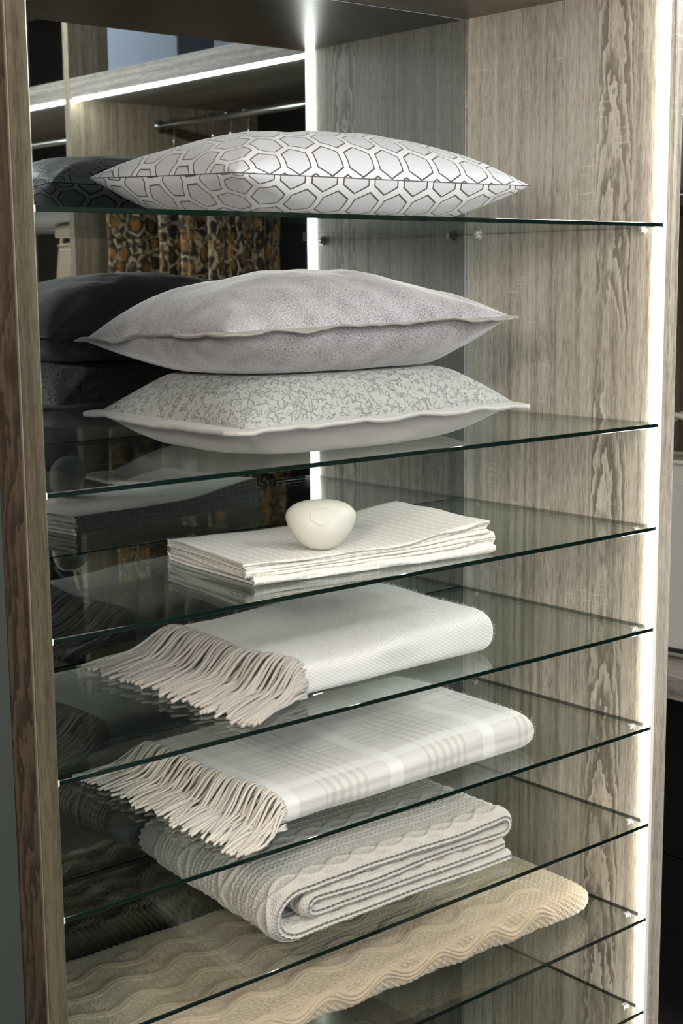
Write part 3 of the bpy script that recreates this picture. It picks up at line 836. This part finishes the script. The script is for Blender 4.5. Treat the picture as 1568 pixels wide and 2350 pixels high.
def fringe(t, G, mat, z0, n, length, rad, seed, ztop_only=0.35, ymin=None, ymax=None, fan=0.5, layers=2):
    rs = np.random.RandomState(seed)
    left = G[:, 0]                                              # outline at the fringed end
    zt = left[:, 2] - z0; h = zt.max()
    ok = np.where((zt > h * 0.12))[0]
    k = 0
    for layer in range(layers):
        nl = n // layers
        for i in range(nl):
            f = (i + 0.5 + rs.uniform(-0.3, 0.3)) / nl
            idx = ok[int(np.clip(f, 0, 0.999) * len(ok))]
            r0 = left[idx].copy()
            r0[2] -= layer * h * 0.33 * (1 if r0[2] - z0 > h * 0.6 else 0)
            yc = (left[:, 1].min() + left[:, 1].max()) / 2
            ln = length * rs.uniform(0.85, 1.1)
            dy = -0.10 * ln + (r0[1] - yc) * fan * 0.3 + rs.uniform(-0.018, 0.018)
            zr = r0[2] - z0
            m = 12
            s = np.linspace(0, 1, m)
            xx = r0[0] + 0.004 - ln * (s ** 1.0) * (0.96 - 0.18 * (zr / h) * (1 - layer * 0.3))
            lift = zr * (1 - sstep(s, 0.02, 0.62 - 0.1 * layer)) + rad + rs.uniform(0, 0.010) * np.sin(s * PI) + rs.uniform(0, 0.009) * (1 - layer / layers) * sstep(s, 0.3, 0.6) * (1 - s * 0.7)
            yy = r0[1] + dy * s ** 1.3 + 0.0022 * np.sin(s * rs.uniform(3, 6) + rs.uniform(0, 6))
            yy = np.clip(yy, 0.006, D - 0.012)
            zz = z0 + np.maximum(lift, rad * 1.02)
            r = rad * (1 + 0.12 * np.sin(s * 50 + rs.uniform(0, 6))) * np.where(s > 0.93, 1.15, 1.0)
            r[0] *= 0.7
            V, Fc = tubev(np.stack([xx, yy, zz], 1), r, 6)
            u = np.repeat(s * ln, 6); v = np.tile(np.linspace(0, 0.02, 6), m) + rs.uniform(0, 5)
            mesh('tassel', V, Fc, mat, t, uv=np.stack([u, v], 1), smooth=True)
            k += 1

def fuzz(t, G, mat, n, seed, length=0.006, w=0.00016):
    rs = np.random.RandomState(seed)
    nu, nv, _ = G.shape
    du = np.gradient(G, axis=0); dv = np.gradient(G, axis=1)
    nn = np.cross(dv, du); nn /= np.linalg.norm(nn, axis=2)[..., None] + 1e-12
    if nn[nu // 2, nv // 3, 2] < 0: nn = -nn
    i = rs.randint(1, nu - 1, n); j = rs.randint(1, nv - 1, n)
    P = G[i, j]; N = nn[i, j]
    ok = N[:, 2] > -0.5; P = P[ok]; N = N[ok]; n = len(P)
    a = rs.normal(size=(n, 3)); a -= N * (a * N).sum(1)[:, None]; a /= np.linalg.norm(a, axis=1)[:, None] + 1e-9
    L_ = length * rs.uniform(0.4, 1.3, n)[:, None]
    m = P + (N * 0.42 + a * 0.5) * L_; e = P + (N * 0.62 + a * 1.0) * L_
    s_ = np.cross(N, a) * w
    V = np.stack([P - s_, P + s_, m - s_, m + s_, e], 1).reshape(-1, 3)
    b0 = np.arange(n) * 5
    Fc = np.concatenate([np.stack([b0, b0 + 1, b0 + 3], 1), np.stack([b0, b0 + 3, b0 + 2], 1), np.stack([b0 + 2, b0 + 3, b0 + 4], 1)])
    put(mesh('wool_fuzz', V, Fc, mat, t, smooth=True), 'fine wool hairs', kind='stuff')
z4 = ZS[3] + GT / 2 + 0.0006
t4 = thing('throw_blanket', 'white herringbone wool throw with thick taupe fringe', 'blanket', (-0.46, 0.21, z4))
G, _ = throw_body(t4, 'herringbone', -0.660, -0.300, 0.058, 0.372, 0.050, 0.063, z4, 2, skew=0.045, rf=0.5, endr=0.45)
fuzz(t4, G, 'fuzz_white', 9000, 1)
fringe(t4, G, 'fringe_taupe', z4, 225, 0.140, 0.0023, 3, layers=3)
z5 = ZS[4] + GT / 2 + 0.0006
t5 = thing('throw_blanket', 'cream wool throw with a faint beige plaid and cream fringe', 'blanket', (-0.46, 0.21, z5))
G, _ = throw_body(t5, 'plaid', -0.712, -0.222, 0.042, 0.372, 0.046, 0.058, z5, 5, skew=0.02)
fuzz(t5, G, 'fuzz_white', 9000, 2)
fringe(t5, G, 'fringe_cream', z5, 264, 0.105, 0.0019, 8, layers=3)

# ------------------------------------------------------------------ cable-knit blanket: a rolled fold seen from its end
def ribbon_path():
    z = lambda k: k
    pts = []
    def line(xa, xb, za, zb, n=40): pts.extend(zip(np.linspace(xa, xb, n), np.linspace(za, zb, n)))
    def arc(cx, cz, rx, rz, a0, a1, n=24):
        for a in np.linspace(a0, a1, n)[1:-1]: pts.append((cx + rx * math.cos(a), cz + rz * math.sin(a)))
    line(-0.285, -0.685, 0.0095, 0.0095)                      # bottom layer, going left
    arc(-0.685, 0.0405, 0.040, 0.031, -PI / 2, -3 * PI / 2)   # big rounded fold on the left
    line(-0.685, -0.300, 0.0715, 0.0700)                      # top layer, going right
    arc(-0.300, 0.0585, 0.015, 0.0115, PI / 2, -PI / 2, 16)   # fold on the right
    line(-0.300, -0.655, 0.0470, 0.0505)                      # third layer, back to the left
    arc(-0.655, 0.0398, 0.014, 0.0107, PI / 2, 3 * PI / 2, 16)
    line(-0.655, -0.296, 0.0291, 0.0285)                      # inner end, going right
    return np.array(pts)
def cable_height(u, v):
    per = 0.104
    k = np.floor(v / per); vl = v - (k + 0.5) * per
    w = 0.0125 * np.sin(2 * PI * u / 0.095 + k * 1.3)
    gs = lambda d, s: np.exp(-(d / s) ** 2)
    cord = np.maximum(gs(vl - w, 0.0040), gs(vl + w, 0.0040))
    hgt = 0.0046 * cord
    band = cord * 0.8
    for c, a in ((0.0245, 0.0030), (0.0335, 0.0022), (0.0425, 0.0030), (0.0515, 0.0022)):
        rp_ = gs(np.abs(vl) - c, 0.0032)
        hgt = hgt + a * rp_ * (1 + 0.30 * np.sin(2 * PI * (u / 0.0088 + (np.abs(vl) - c) / 0.012)))
        hgt = hgt - 0.0026 * gs(np.abs(vl) - c - 0.0045, 0.0014) * np.clip(np.cos(2 * PI * u / 0.0088), 0, 1)
    hgt = hgt + 0.0010 * np.cos(2 * PI * u / 0.0072) * np.cos(2 * PI * vl / 0.0080) * (np.abs(vl) < np.abs(w)) * (1 - cord)
    return hgt, band
z6 = ZS[5] + GT / 2 + 0.0006
t6 = thing('knitted_blanket', 'grey-beige cable-knit blanket rolled in a thick fold', 'blanket', (-0.5, 0.22, z6))
cl, s = resample(ribbon_path(), 1000)
y0, y1 = 0.040, 0.412
nv = 220
half = 0.0090
tn = np.gradient(cl, axis=0); tn /= np.linalg.norm(tn, axis=1)[:, None]; nr_ = np.stack([tn[:, 1], -tn[:, 0]], 1)
mid = cl[len(cl) // 6]
yv = np.linspace(y0, y1, nv)
S, Yv = np.meshgrid(s, yv, indexing='ij')
hem = sstep(Yv, y1 - 0.058, y1 - 0.050)
CH, CB = cable_height(S, Yv - y0 + 0.030)
H = CH * (1 - hem) + hem * (0.0018 * np.cos(2 * PI * S / 0.0098) - 0.002)
th_edge = np.sqrt(np.clip(1 - np.clip((0.010 - (Yv - y0)) / 0.010, 0, 1) ** 2, 0.05, 1)) * np.sqrt(np.clip(1 - np.clip((Yv - (y1 - 0.008)) / 0.008, 0, 1) ** 2, 0.05, 1))
wavy = 0.0020 * fbm(S * 11, Yv * 8, 3, 3)
Ysh = 0.004 * vnoise(S * 7, Yv * 0, 2) * (1 - (Yv - y0) / (y1 - y0))
def side(sg, withH):
    off = (half * th_edge + (H * withH)) * sg
    X = cl[:, 0][:, None] + nr_[:, 0][:, None] * off
    Z = cl[:, 1][:, None] + nr_[:, 1][:, None] * off + wavy * np.clip(cl[:, 1] / 0.07, 0, 1)[:, None]
    # back part of the blanket lies a little lower
    Z = Z * (1 - 0.14 * ((Yv - y0) / (y1 - y0)) ** 1.5)
    return np.dstack([X + 0.03 * ((Yv - y0) / (y1 - y0)), Yv + Ysh, z6 + np.maximum(Z, 0.0002)])
A = side(1.0, 0.5); Bq = side(-1.0, 1.0)
outer_up = A[300, 50, 2] > Bq[300, 50, 2]
uvA = np.stack([S.ravel(), Yv.ravel()], 1)
FA = gridfaces(len(s), nv)
nA = len(s) * nv
idx = np.arange(nA).reshape(len(s), nv)
front = np.stack([idx[:-1, 0], idx[1:, 0], idx[1:, 0] + nA, idx[:-1, 0] + nA], 1)
backf = np.stack([idx[:-1, -1], idx[1:, -1], idx[1:, -1] + nA, idx[:-1, -1] + nA], 1)
e0 = np.stack([idx[0, :-1], idx[0, 1:], idx[0, 1:] + nA, idx[0, :-1] + nA], 1)
e1 = np.stack([idx[-1, :-1], idx[-1, 1:], idx[-1, 1:] + nA, idx[-1, :-1] + nA], 1)
mesh('knitted_cloth', np.vstack([A.reshape(-1, 3), Bq.reshape(-1, 3)]), np.vstack([FA, FA[:, ::-1] + nA, front, backf, e0, e1]), 'knit_grey', t6,
     uv=np.vstack([uvA, uvA]), smooth=True, band=np.concatenate([CB.ravel(), CB.ravel()]))

# ------------------------------------------------------------------ warm beige blanket with wavy ribs
def wave_height(u, v, G):
    # u round the fold, v along the length; rows of wavy triple ribs with puffed moss stitch between
    per = 0.052
    k = np.floor(u / per)
    out = np.zeros_like(u)
    for kk in (-1, 0, 1):
        c = (k + kk + 0.5) * per
        ph = 0.0
        d = u - c - 0.0095 * np.sin(2 * PI * v / 0.105 + ph)
        out = np.maximum(out, np.exp(-(d / 0.0088) ** 4) * (0.66 + 0.34 * np.cos(2 * PI * d / 0.0060)) * 0.0056)
    dist = (u / per + 0.0) % 1.0
    puff = 0.0022 * np.cos(2 * PI * v / 0.105 + PI / 2) * np.cos(2 * PI * dist) * np.where(out > 0.001, 0.3, 1)
    moss = 0.0013 * np.cos(2 * PI * u / 0.0100) * np.cos(2 * PI * v / 0.0124)
    plainm = sstep(v, -0.165, -0.135)
    y = G[..., 1]
    hem = sstep(y, 0.362, 0.368) * (1 - plainm)
    rib = 0.0020 * np.cos(2 * PI * v / 0.0105)
    bd = np.clip(out / 0.003, 0, 1)
    low = (1 - bd) * moss
    h = ((out + puff + low) * (1 - hem) + rib * hem) * (1 - plainm) + plainm * moss * 0.8
    return h, np.maximum(bd * (1 - hem) * (1 - plainm), hem)
z7 = ZS[6] + GT / 2 + 0.0006
t7 = thing('knitted_blanket', 'warm beige knitted blanket with wavy ribs on the second lowest shelf', 'blanket', (-0.5, 0.22, z7))
G, _ = throw_body(t7, 'knit_beige', -0.95, -0.050, 0.080, 0.405, 0.052, 0.056, z7, 7, ns=520, nx=560, ang=-0.035, sag=0.004, disp=wave_height, rf=0.58, name='knitted_cloth', endr=1.2)

fuzz(t7, G, 'fuzz_beige', 9000, 3, 0.005)

# ------------------------------------------------------------------ wardrobe on the right-hand wall (seen in the mirror and past the cabinet)
X0 = 0.25; X1 = 0.88
YD = -1.345                                   # divider that shows in the mirror
ZR = 0.708 + F0                               # underside of its top shelf
wr = thing('wardrobe', 'grey-brown oak wardrobe with lit shelf and hanging rail, seen in the mirror', 'wardrobe', (0.56, -0.9, 0.0))
box('divider', X0, X1, YD, YD + 0.027, 0.0, 2.45, 'wood_v_ward', wr)
box('divider', X0, X1, -0.075, -0.050, 0.0, 2.45, 'wood_v_ward', wr)
box('end_panel', X0 - 0.0, X1, 0.432, 0.455, 0.0, 2.45, 'wood_v_ward', wr)
box('end_panel', X0, X1, -2.70, -2.675, 0.0, 2.45, 'wood_v_ward', wr)
box('back_panel', X1, X1 + 0.012, -2.70, 0.455, 0.0, 2.45, 'black_board', wr)
box('top_board', X0, X1, -2.70, 0.455, 2.45, 2.475, 'wood_h_ward', wr)
box('bottom_board', X0 + 0.02, X1, -2.675, 0.432, 0.06, 0.085, 'wood_h_ward', wr)
for ya, yb in ((-2.675, YD), (YD + 0.027, -0.075)):
    sh = box('top_shelf', X0 + 0.001, X1, ya, yb, ZR, ZR + 0.052, 'wood_h_ward', wr)
    put(box('led_strip', X0 + 0.004, X0 + 0.016, ya + 0.012, yb - 0.012, ZR - 0.007, ZR, 'led_side', sh), 'lit white light strip')
sh = box('shelf', X0 + 0.001, X1, -0.050, 0.432, 0.572 + F0 - 0.010, 0.585 + F0, 'wood_h_ward', wr)
put(box('led_strip', X0 + 0.004, X0 + 0.016, -0.046, 0.428, 0.565 + F0 - 0.010, 0.572 + F0 - 0.010, 'led_side', sh), 'lit white light strip')
box('shelf', X0 + 0.001, X1, -0.050, 0.432, 0.342 + F0, 0.354 + F0, 'black_board', wr)
box('shelf', X0 + 0.001, X1, -0.050, 0.432, -0.517 + F0, -0.476 + F0, 'wood_h_ward', wr)
XR = X0 + 0.28
for ya, yb in ((-2.67, YD - 0.002), (YD + 0.029, -0.077)):
    r_ = tube('hanging_rail', [(XR, ya, 0.652 + F0), (XR, (ya + yb) / 2, 0.652 + F0), (XR, yb, 0.652 + F0)], 0.0105, 'chrome_rail', wr, 16)
    for y, s in ((ya, 1), (yb, -1)):
        tube('rail_socket', [(XR, y, 0.652 + F0), (XR, y + s * 0.010, 0.652 + F0)], 0.017, 'chrome', r_, 16)
for k, (za, zb) in enumerate(((-1.20, -0.86), (-0.855, -0.52))):
    box('drawer_front', X0 + 0.10, X0 + 0.12, -0.047, 0.429, za + F0, zb + F0, 'black_board', wr, 0.0015)

def storage_box(label, y0, y1, x0=X0 + 0.02, z0=ZR + 0.0525, h=0.27, d=0.4):
    t = thing('storage_box', label, 'box', (x0 + d / 2, (y0 + y1) / 2, z0), 'fabric boxes on the wardrobe shelf')
    V, Fc = boxv(x0, x0 + d, y0, y1, z0, z0 + h * 0.82, 0.004)
    mesh('box_body', V, Fc, 'box_blue', t, uv=[(p[1] + p[0], p[2]) for p in V])
    V, Fc = boxv(x0 - 0.004, x0 + d + 0.004, y0 - 0.004, y1 + 0.004, z0 + h * 0.825, z0 + h, 0.004)
    mesh('lid', V, Fc, 'box_blue', t, uv=[(p[1] + p[0], p[2]) for p in V])
storage_box('slate blue fabric box on the wardrobe shelf, beside the divider', 2 * D - 1.995, 2 * D - 1.675)
storage_box('slate blue fabric box on the wardrobe shelf, nearer the light strip', 2 * D - 1.525, 2 * D - 1.205)

def garment(label, y, xa, xb, seed, zt=0.47, zb=-0.42):
    t = thing('hanging_skirt', label, 'garment', (XR, y, zb + F0), 'printed skirts on the hanging rail')
    nx, nz = 90, 40
    u = np.linspace(0, 1, nx); w = np.linspace(0, 1, nz)
    U, Wq = np.meshgrid(u, w, indexing='ij')
    loops = []
    rs = np.random.RandomState(seed)
    a1, a2 = rs.uniform(0, 6, 2)
    for s in (1, -1):
        x = xa + (xb - xa) * U + (U - 0.5) * 0.05 * Wq
        th = (0.010 + 0.022 * Wq) * np.sin(PI * U) ** 0.4
        yy = y + s * th + 0.016 * Wq * np.sin(U * 19 + a1) + 0.009 * Wq * np.sin(U * 43 + a2)
        zz = zt + F0 - (zt - zb) * Wq
        loops.append(np.dstack([x, yy, zz]))
    A_ = np.concatenate([loops[0], loops[1][::-1]], 0)
    L_ = np.concatenate([U * 0.45, (2 - U[::-1]) * 0.45], 0)
    uv = np.stack([L_.ravel() + seed * 0.37, np.concatenate([Wq, Wq[::-1]], 0).ravel() * (zt - zb)], 1)
    mesh('skirt_cloth', A_.reshape(-1, 3), gridfaces(2 * nx, nz, wrapu=True), 'print', t, uv=uv, smooth=True)
    V, Fc = boxv(xa, xb, y - 0.013, y + 0.013, zt + F0 - 0.002, zt + F0 + 0.034, 0.004)
    mesh('waistband', V, Fc, 'print', t, uv=[(p[0], p[2]) for p in V])
    bar = tube('hanger_bar', [(xa - 0.005, y, zt + 0.06 + F0), (xb + 0.005, y, zt + 0.06 + F0)], 0.006, 'hanger', t)
    for x in (xa + 0.03, xb - 0.03):
        V, Fc = boxv(x - 0.008, x + 0.008, y - 0.017, y + 0.017, zt + 0.015 + F0, zt + 0.07 + F0, 0.002)
        mesh('clip', V, Fc, 'chrome', t)
    hk = [(XR, y, zt + 0.06 + F0), (XR, y, 0.628 + F0)] + [(XR + 0.0165 * math.sin(a) , y, 0.652 + F0 - 0.0135 * math.cos(a)) for a in np.linspace(0, 4.4, 18)[1:]]
    hk = [hk[0], (XR, y, 0.60 + F0)] + hk[2:]
    tube('hook', hk, 0.0018, 'chrome', t, 6)
garment('brown animal-print skirt hanging nearest the divider, its broad side showing', 2 * D - 2.085, 0.315, 0.70, 3)
garment('brown animal-print skirt second from the divider', 2 * D - 1.90, 0.355, 0.66, 5)
garment('brown animal-print skirt third from the divider', 2 * D - 1.82, 0.37, 0.64, 7)
garment('brown animal-print skirt furthest from the divider', 2 * D - 1.74, 0.40, 0.62, 9)

# handbags
def bag(name, label, cx, cy, z0, w, d, h, mat, ang, seed, strap_mat, handle=True, round_=0.5):
    t = thing(name, label, 'handbag', (cx, cy, z0))
    ca, sa = math.cos(ang), math.sin(ang)
    nr, nz = 64, 40
    G = np.zeros((nr, nz, 3)); UV = np.zeros((nr, nz, 2))
    for j in range(nz):
        f = j / (nz - 1)
        # rounded bottom edge, slight taper to the top
        rr = 0.022
        zz = f * h
        ins = rr * (1 - math.sqrt(max(0, 1 - max(0, 1 - zz / rr) ** 2))) + 0.10 * d * f ** 1.5
        a = np.linspace(0, 2 * PI, nr, endpoint=False)
        x = (w / 2 - ins * 0.6) * np.sign(np.cos(a)) * np.abs(np.cos(a)) ** round_
        y = (d / 2 - ins) * np.sign(np.sin(a)) * np.abs(np.sin(a)) ** round_
        G[:, j, 0] = cx + x * ca - y * sa; G[:, j, 1] = cy + x * sa + y * ca; G[:, j, 2] = z0 + 0.0005 + zz
        UV[:, j, 0] = a * (w + d) / PI; UV[:, j, 1] = zz
    mesh('bag_body', G.reshape(-1, 3), gridfaces(nr, nz, True), mat, t, uv=UV.reshape(-1, 2), smooth=True)
    for j, nm in ((0, 'bag_base'), (nz - 1, 'bag_top')):
        V = [tuple(p) for p in G[:, j]]; V.append(tuple(G[:, j].mean(0)))
        mesh(nm, V, [(i, (i + 1) % nr, nr) for i in range(nr)], mat, t, uv=[(p[0], p[1]) for p in V])
    rim = G[:, nz - 1]; band = G[:, nz - 5]
    tube('rim_band', np.vstack([rim, rim[:1]]), 0.0045, strap_mat, t, 8)
    tube('base_piping', np.vstack([G[:, 2], G[:1, 2]]), 0.0045, 'leather_black', t, 8)
    n = len(band)
    parts = []
    for i in range(0, n):
        p = band[i]; q_ = band[(i + 1) % n]
        dq = (q_ - p); L_ = np.linalg.norm(dq)
        m = max(1, int(L_ / 0.006))
        for s in range(m):
            a_ = p + dq * (s + 0.2) / m; b2 = p + dq * (s + 0.75) / m
            out_ = (p - band.mean(0)); out_ /= np.linalg.norm(out_)
            parts.append(tubev([a_ + out_ * 0.0006, b2 + out_ * 0.0006], 0.0008, 4))
    V, Fc = merge(parts); put(mesh('stitching', V, Fc, 'stitch', t), kind='stuff')
    if handle:
        for s in (-1, 1):
            pts = []
            for a_ in np.linspace(0, PI, 22):
                x = 0.30 * w * math.cos(a_); zz = h - 0.03 + 0.115 * math.sin(a_) ** 0.8; y = s * (d * 0.36 - 0.012 * math.sin(a_))
                pts.append((cx + x * ca - y * sa, cy + x * sa + y * ca, z0 + zz))
            tube('handle', pts, 0.0055, strap_mat, t, 8)
    return t
bag('handbag', 'cream pebbled leather handbag on the oak shelf behind the lit edge', 0.415, 0.262, -0.476 + F0, 0.27, 0.15, 0.365, 'leather_cream', PI / 2 + 0.12, 1, 'leather_cream')
bag('handbag', 'black leather handbag on the upper wardrobe shelf past the lit edge', 0.40, 0.25, 0.354 + F0, 0.26, 0.15, 0.165, 'leather_black', PI / 2, 2, 'leather_black', handle=False, round_=0.8)
bag('handbag', 'pale tan handbag in the dim wardrobe bay seen at the mirror edge', 0.45, -1.62, 0.20 + F0, 0.28, 0.13, 0.13, 'leather_tan', PI / 2 + 0.3, 3, 'leather_tan')
box('shelf', X0 + 0.001, X1, -2.675, YD, 0.175 + F0, 0.20 + F0, 'wood_h_ward', wr)

# ------------------------------------------------------------------ unseen lamps added for light: ceiling panels and globes
def ceiling_fill_panel(label, x, y, sx, sy):
    t = thing('ceiling_fill_panel', label, 'lamp', (x, y, 2.875))
    V, Fc = merge([boxv(x - sx / 2 - 0.02, x + sx / 2 + 0.02, y - sy / 2 - 0.02, y - sy / 2, 2.874, 2.8995), boxv(x - sx / 2 - 0.02, x + sx / 2 + 0.02, y + sy / 2, y + sy / 2 + 0.02, 2.874, 2.8995),
                   boxv(x - sx / 2 - 0.02, x - sx / 2, y - sy / 2, y + sy / 2, 2.874, 2.8995), boxv(x + sx / 2, x + sx / 2 + 0.02, y - sy / 2, y + sy / 2, 2.874, 2.8995)])
    mesh('fill_panel_frame', V, Fc, 'alu', t)
    box('diffuser', x - sx / 2, x + sx / 2, y - sy / 2, y + sy / 2, 2.880, 2.8995, 'fill_glow', t)
ceiling_fill_panel('narrow ceiling panel added as fill light beside the wardrobe', -0.05, -0.62, 0.30, 0.9)
ceiling_fill_panel('square ceiling panel added as warm fill light in the room', -1.75, -1.75, 1.1, 1.1)

def added_globe(label, PX, PY, PZ, PR, mat):
    t = thing('added_globe_lamp', label, 'lamp', (PX, PY, PZ - PR), 'globes added for light')
    th = np.linspace(0.001, PI - 0.001, 24); ph = np.linspace(0, 2 * PI, 33)
    T_, P_ = np.meshgrid(th, ph, indexing='ij')
    G = np.dstack([PX + PR * np.sin(T_) * np.cos(P_), PY + PR * np.sin(T_) * np.sin(P_), PZ + PR * np.cos(T_)])
    mesh('globe', G.reshape(-1, 3), gridfaces(24, 33), mat, t, smooth=True)
    tube('cord', [(PX, PY, PZ + PR), (PX, PY, 2.5), (PX, PY, 2.898)], 0.003, 'black_board', t)
    tube('cap', [(PX, PY, PZ + PR - 0.008), (PX, PY, PZ + PR + 0.035)], [0.03, 0.018], 'alu', t, 16)
    tube('ceiling_rose', [(PX, PY, 2.87), (PX, PY, 2.8995)], [0.03, 0.05], 'alu', t, 20)
added_globe('unseen globe added as key light near the wardrobe on the right', -0.22, -1.30, 2.24, 0.11, 'globe')
added_globe('unseen warm globe added as fill light further left in the room', -2.00, -1.05, 1.80, 0.11, 'globe_warm')
